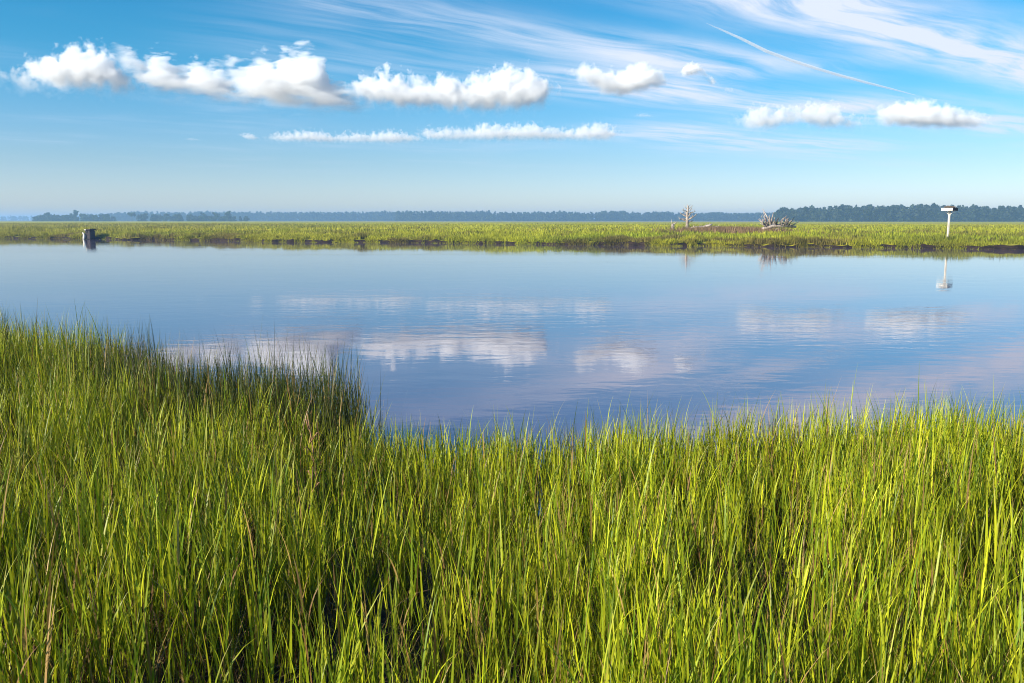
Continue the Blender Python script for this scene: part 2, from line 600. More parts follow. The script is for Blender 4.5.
def keep_rush(x, y, r):
    s = near_shore(x) - y
    edge = (x > -4.6) & (x < -1.0) & (y > 6.8)
    p = np.where(edge, np.clip(1.35 - s / 1.5, 0, 1), 0) + np.where((x <= -3.4), np.clip(0.55 - s / 1.2, 0, 1), 0)
    return in_view(x, y, r) & (s > 0.0) & (r < p)


stand('shade_dark_rushes', M_blade, (-10.5, -0.8, 5.5, 14.2), 520, lambda x, y: np.interp(x, [-5, -3, -2, -1.2], [1.02, 1.02, 1.08, 1.12]), (0.036, 0.060, 0.008), (0.120, 0.130, 0.018), 6, keep_rush,  # dark colour paints in the shade on the left point
      'rushes along the left point, its shade put into their dark green', (0.004, 0.008), (0.1, 0.3))

# dead litter lying among the stems
N = 26000
x = rng.uniform(-9.5, 6, N); y = rng.uniform(0.9, 13, N)
k = in_view(x, y, None) & (near_shore(x) - y > 0.1)
x, y = x[k], y[k]; N = len(x)
P = np.stack([x, y, near_ground(x, y) + rng.uniform(0.0, 0.22, N)], 1)
o = blades('dead_grass_litter', P, rng.uniform(0, 6.28, N), rng.uniform(0.6, 1.7, N), rng.normal(0.3, 0.5, N), rng.uniform(0.12, 0.5, N),
           rng.uniform(0.003, 0.009, N), hues(N, (0.10, 0.055, 0.025), (0.38, 0.25, 0.10)), M_straw, 4, None, 3.0)
o['kind'] = 'stuff'

# ------------------------------------------------------------------ grass of the far marsh
def far_tint(x, y):
    a = fbm(x / 22.0, y / 9.0, 3)[:, None]
    b = fbm(x / 6.0 + 50, y / 3.0, 3)[:, None]
    left = np.clip((-x - 5) / 70.0, 0, 1)[:, None]
    c = np.array([0.20, 0.26, 0.014]) * (1 - a) + np.array([0.52, 0.46, 0.030]) * a
    c = c * (1 - 0.45 * left) + np.array([0.19, 0.15, 0.04]) * 0.45 * left
    br = np.clip((b - 0.56) * 5, 0, 0.75)
    return c * (1 - br) + np.array([0.13, 0.085, 0.035]) * br


def far_ground(x, y):
    d = y - far_shore(x)
    return np.interp(d, tt, tz)


xf, yf = at(777, 229, 106.0).x, 106.0       # where the fallen tree lies


def far_stand(name, n, d0, d1, w, h, label, dpow=1.0, x0=-135, x1=95, edge=False):
    x = rng.uniform(x0, x1, n)
    d = d0 + (d1 - d0) * rng.random(n) ** dpow
    y = far_shore(x) + d
    vis = (np.abs(x) < 0.62 * y + 12)
    x, y, d = x[vis], y[vis], d[vis]
    if edge:
        set_back = np.clip((fbm(x / 3.0 + 90, x * 0, 3) - 0.58) * 6 + rng.normal(0, 0.28, len(x)), -0.7, 0.30)
        gap = fbm(x / 0.8, d / 0.8 + 20, 2)
        bare = (np.abs(x - at(112, 238, 107).x) < 2.2) & (d < 1.3)
        k = ((d > set_back) | (rng.random(len(x)) < 0.22)) & (gap > 0.38) & ~(bare & (rng.random(len(x)) < 0.85))
        x, y, d = x[k], y[k], d[k]
    k = ~((np.abs(x - xf) < 2.3) & (y < yf + 1.5) & (y > yf - 3.0) & (rng.random(len(x)) < 0.6))
    x, y, d = x[k], y[k], d[k]
    m = len(x)
    z = far_ground(x, y) - 0.04
    hh = rng.uniform(h[0], h[1], m) * (0.34 + 1.25 * fbm(x / 1.8 + 11, y / 1.8, 2))
    if edge:
        hh = hh * np.interp(d, [-0.7, 0.2, 1.5, 3.2], [0.55, 0.62, 0.85, 1.0])
    out = np.clip(1 - d / 0.8, 0, 1) if edge else np.zeros(m)
    az = np.where(rng.random(m) < out, -np.pi / 2 + rng.normal(0, 0.6, m), rng.uniform(0, 6.28, m))
    jt = 0.3 if d1 < 30 else 0.12
    c = far_tint(x, y) * rng.uniform(1 - jt, 1 + jt, (m, 1)) * (0.62 + 0.72 * fbm(x / 2.6 + 7, y / 2.6 + 70, 2))[:, None]
    o = blades(name, np.stack([x, y, z], 1), az, np.abs(rng.normal(0.08, 0.1, m)) + out * 0.25, rng.normal(0.25, 0.25, m) + out * 0.6,
               hh, rng.uniform(w[0], w[1], m), c, M_farblade, 3, rng.normal(0, 0.7, m), 2.0)
    o['kind'] = 'stuff'
    o['label'] = label
    return o


far_stand('bank_grass', 170000, -0.7, 3.2, (0.03, 0.07), (0.46, 0.80), 'yellow green grass fringing the far bank', 1.0, edge=True)
far_stand('meadow_grass', 90000, 2.5, 22, (0.06, 0.14), (0.42, 0.72), 'level marsh grass behind the far bank', 1.0, -150, 110)
far_stand('distant_meadow_grass', 150000, 20, 150, (0.08, 0.22), (0.35, 0.55), 'open marsh meadow running back to the woods', 1.0, -210, 190)

# ------------------------------------------------------------------ woods
M_leaf = leaf_mat('tree_leaves', 0.15, 0.7, 0.15, (1, 1, 0.7))
M_bark = mottled('bark', (0.03, 0.025, 0.02, 1), (0.09, 0.075, 0.06, 1), 4.0, 0.9, (1, 1, 0.3))


def crown_mesh(centers, sizes, per, q0, q1, cols):
    """leaf clumps: small randomly turned quads through each lobe's volume"""
    n = len(centers) * per
    C = np.repeat(centers, per, 0)
    S = np.repeat(sizes, per, 0)
    d = rng.normal(size=(n, 3)); d /= np.linalg.norm(d, axis=1, keepdims=True)
    r = rng.random((n, 1)) ** 0.45
    p = C + d * r * S
    u = rng.normal(size=(n, 3)); u /= np.linalg.norm(u, axis=1, keepdims=True)
    w = np.cross(u, rng.normal(size=(n, 3))); w /= np.linalg.norm(w, axis=1, keepdims=True)
    s = rng.uniform(q0, q1, (n, 1))
    V = np.stack([p - u * s - w * s * .6, p + u * s * .8 - w * s, p + u * s + w * s * .7, p - u * s * .7 + w * s], 1).reshape(-1, 3)
    Q = np.arange(n * 4).reshape(-1, 4)
    T = np.repeat(np.repeat(cols, per, 0) * rng.uniform(0.65, 1.35, (n, 1)), 4, 0)
    return V, Q, T


def wood(name, x0, x1, y0, y1, n, h, label, zfoot=1.0, taper=None, per=60, hvar=6.0):
    x = rng.uniform(x0, x1, n); y = rng.uniform(y0, y1, n)
    x = x * y / (0.5 * (y0 + y1)) if x0 > 0 else x
    H = rng.uniform(h[0], h[1], n) * (0.80 + 0.40 * vnoise(x / hvar / 4, y / 60.0))
    if taper is not None:
        H = H * taper(x)
    Cs, Ss, Co = [], [], []
    for lobe in range(4):
        f = (0.12, 0.40, 0.66, 0.86)[lobe]
        wr = (0.30, 0.29, 0.22, 0.12)[lobe]
        Cs.append(np.stack([x + rng.normal(0, .08, n) * H, y + rng.normal(0, .08, n) * H, zfoot + H * f], 1))
        Ss.append(np.stack([H * wr, H * wr, H * 0.17], 1) * rng.uniform(0.8, 1.2, (n, 1)))
        Co.append(hues(n, (0.015, 0.025, 0.014), (0.036, 0.046, 0.026)))
    V, Q, T = crown_mesh(np.concatenate(Cs), np.concatenate(Ss), per // 4, 0.5, 1.3, np.concatenate(Co))
    o = np_mesh(name, V, Q, M_leaf, None, T)
    o['kind'] = 'stuff'; o['label'] = label
    return o


def xat(px, Y):
    return at(px, 220, Y).x


wood('pine_wood', xat(776, 820), 860, 740, 900, 880, (10.5, 14.5), 'dark nearer wood along the right of the horizon', 1.0,
     lambda x: np.interp(x, [xat(765, 760), xat(790, 760), 900], [0.70, 1.0, 1.05]), 120)
wood('far_wood', xat(395, 1350), xat(830, 1350), 1300, 1400, 900, (11, 14.5), 'hazy blue wood across the middle of the horizon', 1.0, None, 112, 10)
wood('distant_wood', xat(85, 1500), xat(480, 1500), 1480, 1600, 720, (12.5, 15.5), 'palest far wood on the left of the horizon', 1.0, None, 112, 14)
wood('remote_wood', xat(-160, 2200), xat(120, 2200), 2150, 2300, 300, (9, 12.5), 'thin far line of trees at the far left horizon', 1.0, None, 40, 14)


def tree(px, Y, top_py, wpx, label, kind='round', group='hazy trees on the left horizon', name='tree'):
    p = at(px, 221, Y)
    H = at(px, top_py - 0.9, Y).z - 1.0
    Wd = wpx / F * Y / 2
    r = empty(name, (p.x, Y, 1.0), label, 'tree', group)
    m = MB()
    m.tube([(0, 0, -0.3), (0.1, 0, H * .3), (-0.1, 0.1, H * .6), (0, 0, H * .85)], [H * .028, H * .022, H * .015, H * .006], 7)
    for q in range(4):
        an = q * 1.7 + px
        m.tube([(0, 0, H * (.32 + .1 * q)), (math.cos(an) * Wd * .4, math.sin(an) * Wd * .4, H * (.45 + .1 * q)), (math.cos(an) * Wd * .7, math.sin(an) * Wd * .7, H * (.55 + .1 * q))],
               [H * .012, H * .008, H * .003], 5)
    m.build('trunk', M_bark, r, True)
    nl = 17
    if kind == 'round':
        cz = np.concatenate([rng.uniform(0.08, 0.28, 5), rng.uniform(0.3, 0.88, nl - 5)])
        rad = np.sqrt(np.clip(1 - ((cz - 0.45) / 0.48) ** 2, 0.1, 1))
    else:                                       # flat topped, with a bare lower trunk
        cz = rng.uniform(0.70, 0.90, nl)
        rad = np.ones(nl)
    an = rng.uniform(0, 6.28, nl); rr = np.sqrt(rng.random(nl)) * rad * Wd * .75
    Cc = np.stack([np.cos(an) * rr, np.sin(an) * rr, cz * H], 1)
    Ss = np.stack([np.full(nl, Wd * .34), np.full(nl, Wd * .34), np.full(nl, H * .13)], 1) * rng.uniform(0.7, 1.25, (nl, 1))
    V, Q, T = crown_mesh(Cc, Ss, 30, 0.35, 0.8, hues(nl, (0.020, 0.036, 0.012), (0.045, 0.065, 0.020)))
    np_mesh('crown', V, Q, M_leaf, r, T)
    return r


LT = [
    (48, 940, 212.4, 7, 'small round tree poking above the hazy wood at the far left', 'round'),
    (75, 930, 210.0, 9, 'tallest tree of the left horizon, rounded crown above the hazy wood', 'round'),
    (40, 950, 216.0, 13, 'low bushy tree at the left foot of the small round tree', 'round'),
    (57, 955, 215.6, 14, 'low bushy tree between the small round tree and the tallest tree', 'round'),
    (68, 960, 215.3, 12, 'low bushy tree tucked against the left of the tallest tree', 'round'),
    (84, 950, 214.6, 13, 'low bushy tree just right of the tallest tree on the left horizon', 'round'),
    (95, 945, 214.8, 12, 'broad low tree two crowns right of the tallest tree', 'round'),
    (106, 940, 214.6, 10, 'last low tree of the left clump before the open gap', 'round'),
    (132, 930, 213.6, 8, 'lone tree with a flat top standing in the gap between clumps', 'flat'),
    (144, 935, 213.3, 10, 'first full tree right of the lone flat topped tree', 'round'),
    (154, 945, 215.0, 9, 'short tree in the dip of the second clump', 'round'),
    (165, 940, 213.6, 11, 'wide crowned tree in the middle of the second clump', 'round'),
    (178, 945, 214.4, 11, 'wide low tree right of the middle of the second clump', 'round'),
    (191, 940, 214.2, 10, 'bushy tree in the second clump under the paler ridge', 'round'),
    (203, 950, 213.2, 10, 'tree with a domed crown in the right half of the second clump', 'round'),
    (215, 945, 213.0, 10, 'tree beside the tallest crown of the second clump', 'round'),
    (228, 940, 212.0, 10, 'tallest crown at the right end of the second clump', 'round'),
    (246, 960, 217.0, 7, 'isolated small tree right of the second clump', 'round'),
]
for a in LT:
    tree(*a)
wood('hedge_wood', xat(36, 985), xat(112, 985), 975, 1000, 50, (5.5, 7.5), 'low dark wood under the left clump of trees', 1.0, None, 40)
wood('low_wood', xat(140, 985), xat(238, 985), 975, 1000, 60, (5.0, 7.0), 'low dark wood under the second clump of trees', 1.0, None, 40)

# ------------------------------------------------------------------ bleached timber on the far marsh
M_dead = mottled('bleached_wood', (0.20, 0.15, 0.12, 1), (0.50, 0.42, 0.36, 1), 3.0, 0.85, (1, 1, 0.4), 0.5, 0.2)
M_dark = mottled('weathered_dark_wood_and_board_shade', (0.014, 0.010, 0.012, 1), (0.042, 0.030, 0.028, 1), 3.0, 0.85, (1, 1, 0.3))
M_white = mottled('white_paint', (0.50, 0.44, 0.35, 1), (0.78, 0.73, 0.64, 1), 2.5, 0.6, (1, 1, 0.4), 0.15)
M_stick = mottled('nest_sticks', (0.05, 0.035, 0.025, 1), (0.17, 0.12, 0.08, 1), 6.0, 0.9)


def limb(m, p, d, L, r, k=4, wob=0.15):
    p = Vector(p); d = Vector(d).normalized()
    pts, rad = [p.copy()], [r]
    for q in range(k):
        d = (d + Vector((random.uniform(-wob, wob), random.uniform(-wob, wob), random.uniform(-wob * .5, wob)))).normalized()
        p = p + d * (L / k)
        pts.append(p.copy()); rad.append(r * (1 - (q + 1) / (k + .35)))
    m.tube(pts, rad, 6)
    return pts


def off(px, py, Y, base):
    return at(px, py, Y) - base


Yd = 132.0
bz = at(687, 222, Yd); bz.z = 1.0
dt = empty('dead_tree', bz, 'bare bleached standing dead tree with stubby side branches on the far marsh', 'dead tree')
m = MB()
top = off(687.3, 204.6, Yd, bz)
m.tube([(0, 0, -0.2), (0.05, 0, top.z * .3), (0.0, 0, top.z * .65), (0.12, 0, top.z * .9), top], [.26, .22, .18, .12, .05], 8)
m.build('trunk', M_dead, dt, True)
for ht, ax, up, L_, r_ in ((.36, -1, .45, 1.15, .10), (.40, 1, .30, 1.35, .10), (.50, 1, .75, .95, .08), (.52, -1, .20, 1.0, .09), (.60, -1, .8, .85, .07), (.62, 1, .35, 1.1, .08),
                          (.70, 1, .6, .8, .06), (.72, -1, .45, .9, .06), (.80, -1, .9, .6, .05), (.82, 1, .5, .75, .05), (.90, 1, 1.0, .5, .04), (.30, 1, -.05, .9, .07), (.45, -1, -.1, .7, .06)):
    m = MB()
    p_ = limb(m, (0.03, 0, top.z * ht), (ax, random.uniform(-.5, .5), up), L_ * 1.3, r_ * 1.45, 4, .28)
    for q in (1, 2, 3):
        limb(m, p_[q], (ax * random.uniform(.1, 1), random.uniform(-.8, .8), random.uniform(.2, 1.1)), L_ * random.uniform(.3, .55), r_ * .8, 3, .3)
    m.build('branch', M_dead, dt, True)

bz = at(673, 224, 128.0); bz.z = 1.0
st = empty('dead_stump', bz, 'short forked grey stump left of the standing dead tree', 'stump')
m = MB(); m.tube([(0, 0, -.2), (-.02, 0, .45), (-.05, 0, .95)], [.30, .24, .18], 8); m.build('trunk', M_dead, st, True)
for d_, L_ in (((-.25, 0, 1), .85), ((.55, .1, 1), .7), ((1.0, 0, .55), .9)):
    m = MB(); limb(m, (-.03, 0, .75), d_, L_ * 1.15, .11); m.build('branch', M_dead, st, True)

for i, (px, py, L_, ang, tl, lb) in enumerate((
        (700, 222.6, 2.6, 0.1, .10, 'grey driftwood log lying just right of the standing dead tree'),
        (706, 221.4, 1.8, -.3, .32, 'driftwood log with one end tilted up, between dead tree and brown reeds'),
        (713, 223.4, 2.4, .25, .05, 'low driftwood log farthest right of the dead tree'))):
    p = at(px, py, 124.0); p.z = 1.30
    lg = empty('driftwood_log', p, lb, 'driftwood', 'driftwood beside the dead tree', ang)
    m = MB(); m.tube([(-L_ / 2, 0, 0), (-L_ / 4, .06, .05 + tl * .3), (L_ / 4, -.05, .1 + tl), (L_ / 2, 0, .06 + tl * 1.8)], [.20, .22, .18, .09], 8)
    m.build('log', M_dead, lg, True)
    for q in range(3):
        m = MB(); limb(m, (-L_ / 3 + q * L_ / 3, 0, .15 + tl * q * .5), (random.uniform(-.7, .7), random.uniform(-.3, .3), 1), random.uniform(.35, .7), .06)
        m.build('branch', M_dead, lg, True)

Yr = 106.0
bz = at(777, 229, Yr); bz.z = 1.0
rw = empty('fallen_tree', bz, 'large bleached fallen tree with a fan of splayed roots and branches on the far bank', 'driftwood')
m = MB()
pa, pb, pc, pd = off(762, 229, Yr, bz), off(772, 226, Yr, bz), off(784, 225.5, Yr, bz), off(796, 227, Yr, bz)
m.tube([pa, pb, pc, pd], [.16, .25, .22, .12], 9); m.build('trunk', M_dead, rw, True)
for (ax, ay), (bx, by), r_ in (((768, 228), (760, 224), .10), ((767, 229), (759, 230), .10), ((768, 227), (763, 219), .10), ((769, 227), (764, 213.5), .10), ((771, 226), (767, 213), .11),
                               ((772, 226), (770.5, 216.0), .09), ((773, 226), (775, 214.5), .10), ((770, 226.5), (766, 216.5), .07), ((774, 226), (777, 217), .09), ((776, 226), (779.5, 218.5), .08),
                               ((778, 226), (781, 217.8), .09), ((780, 226), (784.5, 219), .08), ((782, 226), (786, 217.6), .09), ((784, 226), (788, 219.5), .08), ((786, 226.5), (790.5, 219.5), .08),
                               ((788, 227), (793, 221), .08), ((790, 227.5), (796, 222), .08), ((792, 228), (797.5, 225), .08), ((771, 227), (765, 222), .09), ((776, 227), (771, 220.5), .08),
                               ((782, 227), (778.5, 222), .07), ((787, 227), (784, 222), .07), ((766, 229), (761, 221.5), .08), ((774, 228), (768, 225), .12), ((780, 228), (775, 231), .10)):
    m = MB()
    A_, B_ = off(ax, ay, Yr, bz), off(bx, by, Yr, bz)
    dy = random.uniform(-.9, .9)
    B_ = A_ + (B_ - A_) * random.uniform(.95, 1.35) + Vector((random.uniform(-.3, .3), 0, 0))
    md = (A_ + B_) / 2 + Vector((random.uniform(-.2, .2), dy * .4, random.uniform(-.12, .15)))
    m.tube([A_, md, B_ + Vector((0, dy, 0))], [r_ * .9, r_ * .7, r_ * .3], 6)
    m.build('branch', M_dead, rw, True)

for q in range(36):
    ax = random.uniform(764, 792); sg = random.uniform(-1, 1)
    A_ = off(ax, random.uniform(224, 229), Yr, bz); B_ = off(ax + sg * 5 - 3 + (ax - 764) * .12, random.uniform(218, 223) if ax > 774 else random.uniform(214.5, 223), Yr, bz)
    dy = random.uniform(-1.2, 1.2)
    m = MB(); B_ = B_ + Vector((0, 0, random.uniform(0, .45)))
    m.tube([A_, (A_ + B_) / 2 + Vector((random.uniform(-.15, .15), dy * .4, random.uniform(-.1, .1))), B_ + Vector((0, dy, 0))], [.07, .05, .018], 5)
    m.build('branch', M_dead if q % 5 else M_dark, rw, True)

# brown reed patch by the driftwood
n = 5200
x = rng.normal(xat(728, 112), 3.0, n); y = rng.normal(112, 5, n)
o = blades('brown_reeds', np.stack([x, y, np.full(n, .75)], 1), rng.uniform(0, 6.28, n), np.abs(rng.normal(.1, .12, n)), rng.normal(.2, .2, n), rng.uniform(.6, 1.05, n),
           rng.uniform(.04, .10, n), hues(n, (0.16, 0.09, 0.05), (0.34, 0.22, 0.11)), M_farblade, 3, rng.normal(0, .7, n))
o['kind'] = 'stuff'; o['label'] = 'brown dead reeds between the dead tree and the fallen tree'

# ------------------------------------------------------------------ osprey platform and its nest
Yo = 78.5
bz = at(948, 233, Yo); bz.z = 0.6
op = empty('nesting_platform', bz, 'white wooden bird nesting platform on a tall pole at the right of the far bank', 'nest platform')
hz = at(948, 210.6, Yo).z - bz.z
m = MB(); m.box((0, 0, hz / 2 - .25), (.145, .145, hz + .5)); m.build('pole', M_white, op)
rt = Matrix.Rotation(R(41), 3, 'Z')
rot = lambda v: rt @ Vector(v)
m = MB(); m.box(rot((0, 0, hz + .03)), (.94, .94, .05), rt); m.build('floor', M_dark, op)
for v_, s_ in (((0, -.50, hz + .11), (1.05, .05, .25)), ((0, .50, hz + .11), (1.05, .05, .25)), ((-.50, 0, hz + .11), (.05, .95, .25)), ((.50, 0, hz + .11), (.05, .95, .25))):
    m = MB(); m.box(rot(v_), s_, rt); m.build('side_board', M_dark if v_[1] < 0 else M_white, op)  # board turned from the sun is darkened to paint in its shade
for sx, sy in ((1, 0), (-1, 0), (0, 1), (0, -1)):
    m = MB(); m.tube([rot((sx * .09, sy * .09, hz - .34)), rot((sx * .42, sy * .42, hz - .02))], [.022, .022], 6); m.build('brace', M_white, op)
m = MB()
for q in range(170):
    an = random.uniform(0, 6.28); rr = random.uniform(.10, .46)
    c_ = Vector((math.cos(an) * rr, math.sin(an) * rr, random.uniform(0.03, .24) * (1.05 - rr * .6)))
    d_ = Vector((-math.sin(an) + random.uniform(-.6, .6), math.cos(an) + random.uniform(-.6, .6), random.uniform(-.25, .25))).normalized()
    L_ = random.uniform(.15, .33)
    m.tube([c_ - d_ * L_, c_ + Vector((0, 0, .02)), c_ + d_ * L_], [.012, .016, .008], 5)
o = m.build('nest', M_stick)
o.location = (bz.x, bz.y, bz.z + hz + .16)
tag(o, 'heap of brown sticks forming a nest on top of the white platform', 'nest')

# ------------------------------------------------------------------ hide at the left end of the far bank
Yh = float(far_shore(at(90.5, 238, 109.0).x)) - 0.35
bz = at(90.5, 239, Yh); bz.z = 0.0
hd = empty('waterside_hide', bz, 'small dark wooden hide with a white board at the water on the far left bank', 'hide', None, R(-18))
m = MB(); m.box((0, 0, .60), (.86, .90, 1.20)); m.build('wall', M_dark, hd)
m = MB(); m.box((.05, 0, 1.27), (1.0, 1.06, .14), Matrix.Rotation(R(-6), 3, 'Y')); m.build('roof', M_dark, hd)
for sx in (-.42, .42):
    m = MB(); m.tube([(sx, -.48, -1.1), (sx, -.48, .2)], [.07, .07], 7); m.build('post', M_dark, hd)
m = MB(); m.box((-.10, -.465, 0.98), (.34, .05, .20)); m.build('opening', mottled('dark_opening', (.008, .008, .01, 1), (.015, .012, .012, 1)), hd)
m = MB(); m.box((-.22, -.56, 1.25), (.22, .06, .12)); m.build('board', M_white, hd)
bzw = at(83.8, 238, Yh - .4)
pb_ = MB()
pts = [(-.06, 0, -.20), (.02, 0, .10), (.09, 0, .38), (.04, 0, .62), (-.12, 0, .80)]
pb_.tube(pts, [.09, .15, .17, .14, .05], 10)
o = pb_.build('white_float', M_white, None, True)
o.location = (bzw.x, bzw.y, 0.1)
tag(o, 'curved white float leaning upright beside the dark hide', 'float')

# ------------------------------------------------------------------ dead stalks standing in the near grass
def stalk(px, Y, top_py, label, lean):
    p = at(px, 440, Y)
    z = float(near_ground(np.array([p.x]), np.array([Y]))[0])
    H = at(px, top_py, Y).z - z
    m = MB()
    m.tube([(0, 0, -.05), (lean * .2, 0, H * .4), (lean * .6, 0.02, H * .75), (lean, 0.03, H)], [.006, .006, .005, .003], 6)
    for q in range(5):
        an = q * 2.1
        zz = H * (.45 + .1 * q)
        xx = lean * (.3 + .13 * q)
        m.tube([(xx, 0.01, zz), (xx + math.cos(an) * .05, math.sin(an) * .05, zz + .07), (xx + math.cos(an) * .09, math.sin(an) * .09, zz + .05)], [.005, .004, .001], 5)
    o = m.build('dead_stalk', M_rust, None, True)
    o.location = (p.x, Y, z)
    return tag(o, label, 'dead stalk')


M_rust = mottled('rusty_dead_stem', (0.16, 0.065, 0.035, 1), (0.42, 0.23, 0.12, 1), 18.0, 0.8)
stalk(318, 5.9, 412, 'reddish brown dead stalk standing below the dark left point', -.08)
stalk(306, 5.2, 468, 'brown dead stalk lower in the grass under the dark left point', .03)

#@CLOUDS
# ------------------------------------------------------------------ cumulus clouds: volumes a few kilometres away
def cloud(name, knots, dist, label, cat='cloud', group=None, dens=0.02, rough=0.55, soft=0.22, depth=0.8, nscale=0.27, amp=1.2, seed=0.0, shear=0.0):
    xs = [k[0] for k in knots]
    pts = [(at(x, a, dist), at(x, b, dist)) for x, a, b in knots]
    x0, x1 = pts[0][0].x, pts[-1][0].x
    zt, zb = max(p[0].z for p in pts), min(p[1].z for p in pts)
    L, H = x1 - x0, zt - zb
    hmax = max(p[0].z - p[1].z for p in pts)
    D = hmax * depth
    A = hmax * amp * 0.5
    prof = [((p[0].x - x0) / L, (p[0].z - zb) / H, (p[1].z - zb) / H) for p in pts]
    # hull a little larger than the cloud inside it
    n = 14
    V, Fc = [], []
    m = A * 0.55
    st = [(-m * 0.8 / L,) + prof[0][1:]] + prof + [(1 + m * 0.8 / L,) + prof[-1][1:]]
    for i, (u, a, b) in enumerate(st):
        end = i in (0, len(st) - 1)
        mid, half = (a + b) / 2 * H, (a - b) / 2 * H
        hz = (half * 0.4 if end else half) + m * (0.35 if end else 0.8)
        hy = (D * 0.3 if end else D * 1.02)
        for k in range(n):
            an = 2 * math.pi * k / n
            V.append(((u - 0.5) * L, math.cos(an) * hy, mid + math.sin(an) * hz))
    for i in range(len(st) - 1):
        for k in range(n):
            a = i * n + k; b = i * n + (k + 1) % n
            Fc.append((a, b, b + n, a + n))
    Fc.append(tuple(reversed(range(n))))
    Fc.append(tuple((len(st) - 1) * n + k for k in range(n)))
    me = bpy.data.meshes.new(name)
    me.from_pydata(V, [], Fc)
    import bmesh
    bm = bmesh.new(); bm.from_mesh(me); bmesh.ops.recalc_face_normals(bm, faces=bm.faces[:]); bm.to_mesh(me); bm.free()
    o = bpy.data.objects.new(name, me)
    o.location = ((x0 + x1) / 2, dist, zb)
    link(o)
    tag(o, label, cat, group)
    # density
    mt, t = new_mat('cloud_vapour')
    co = t.n('ShaderNodeTexCoord').outputs['Object']
    sp = t.n('ShaderNodeSeparateXYZ'); t.put(sp.inputs[0], co)
    u = t.m('ADD', t.m('DIVIDE', sp.outputs[0], L), 0.5)
    rp = t.n('ShaderNodeValToRGB')
    rp.color_ramp.interpolation = 'LINEAR'
    el = rp.color_ramp.elements
    while len(el) < len(prof):
        el.new(0.5)
    for e, (uu, a, b) in zip(el, prof):
        e.position = uu
    for e, (uu, a, b) in zip(el, prof):
        e.color = (a, b, 0, 1)
    t.put(rp.inputs[0], u)
    sc_ = t.n('ShaderNodeSeparateColor'); t.put(sc_.inputs[0], rp.outputs[0])
    top, bot = sc_.outputs[0], sc_.outputs[1]
    yn = t.m('DIVIDE', sp.outputs[1], D)
    dome = t.m('SQRT', t.m('MAXIMUM', t.m('SUBTRACT', 1.0, t.m('MULTIPLY', yn, yn)), 0.0))
    above = t.m('SUBTRACT', sp.outputs[2], t.m('MULTIPLY', bot, H))          # flat base, domed top
    body = t.m('MINIMUM', t.m('SUBTRACT', t.m('MULTIPLY', t.m('MULTIPLY', t.m('SUBTRACT', top, bot), H), dome), above),
               t.m('ADD', above, hmax * 0.05))
    body = t.m('SUBTRACT', body, hmax * 0.12)
    of = t.n('ShaderNodeVectorMath', operation='ADD'); t.put(of.inputs[0], co); of.inputs[1].default_value = (seed * 977.0, seed * 311.0, seed * 133.0)
    src = of.outputs[0]
    if shear:                                   # wisps drawn out along a slant
        src = t.mapping(src, (0.45, 1.0, 1.25), (0, R(-shear), 0))
    N = t.noise(src, 1.0 / (hmax * nscale), 6, rough, 0.15)
    body = t.m('ADD', body, t.m('MULTIPLY', t.m('SUBTRACT', N, 0.5), 3.2 * A))
    d = t.m('DIVIDE', body, hmax * soft, clamp=True)
    d = t.m('MULTIPLY', t.m('MULTIPLY', d, dens * 0.75), t.m('ADD', 0.06, t.m('MULTIPLY', t.ss(above, 0.0, hmax * 0.55), 0.94)))
    pv = t.n('ShaderNodeVolumeScatter')
    pv.inputs['Color'].default_value = (0.992, 0.990, 0.999, 1)
    t.put(pv.inputs['Density'], d)
    pv.inputs['Anisotropy'].default_value = 0.0
    ou = t.n('ShaderNodeOutputMaterial')
    t.put(ou.inputs['Volume'], pv.outputs[0])
    mt.cycles.volume_step_rate = 0.35
    me.materials.append(mt)
    return o


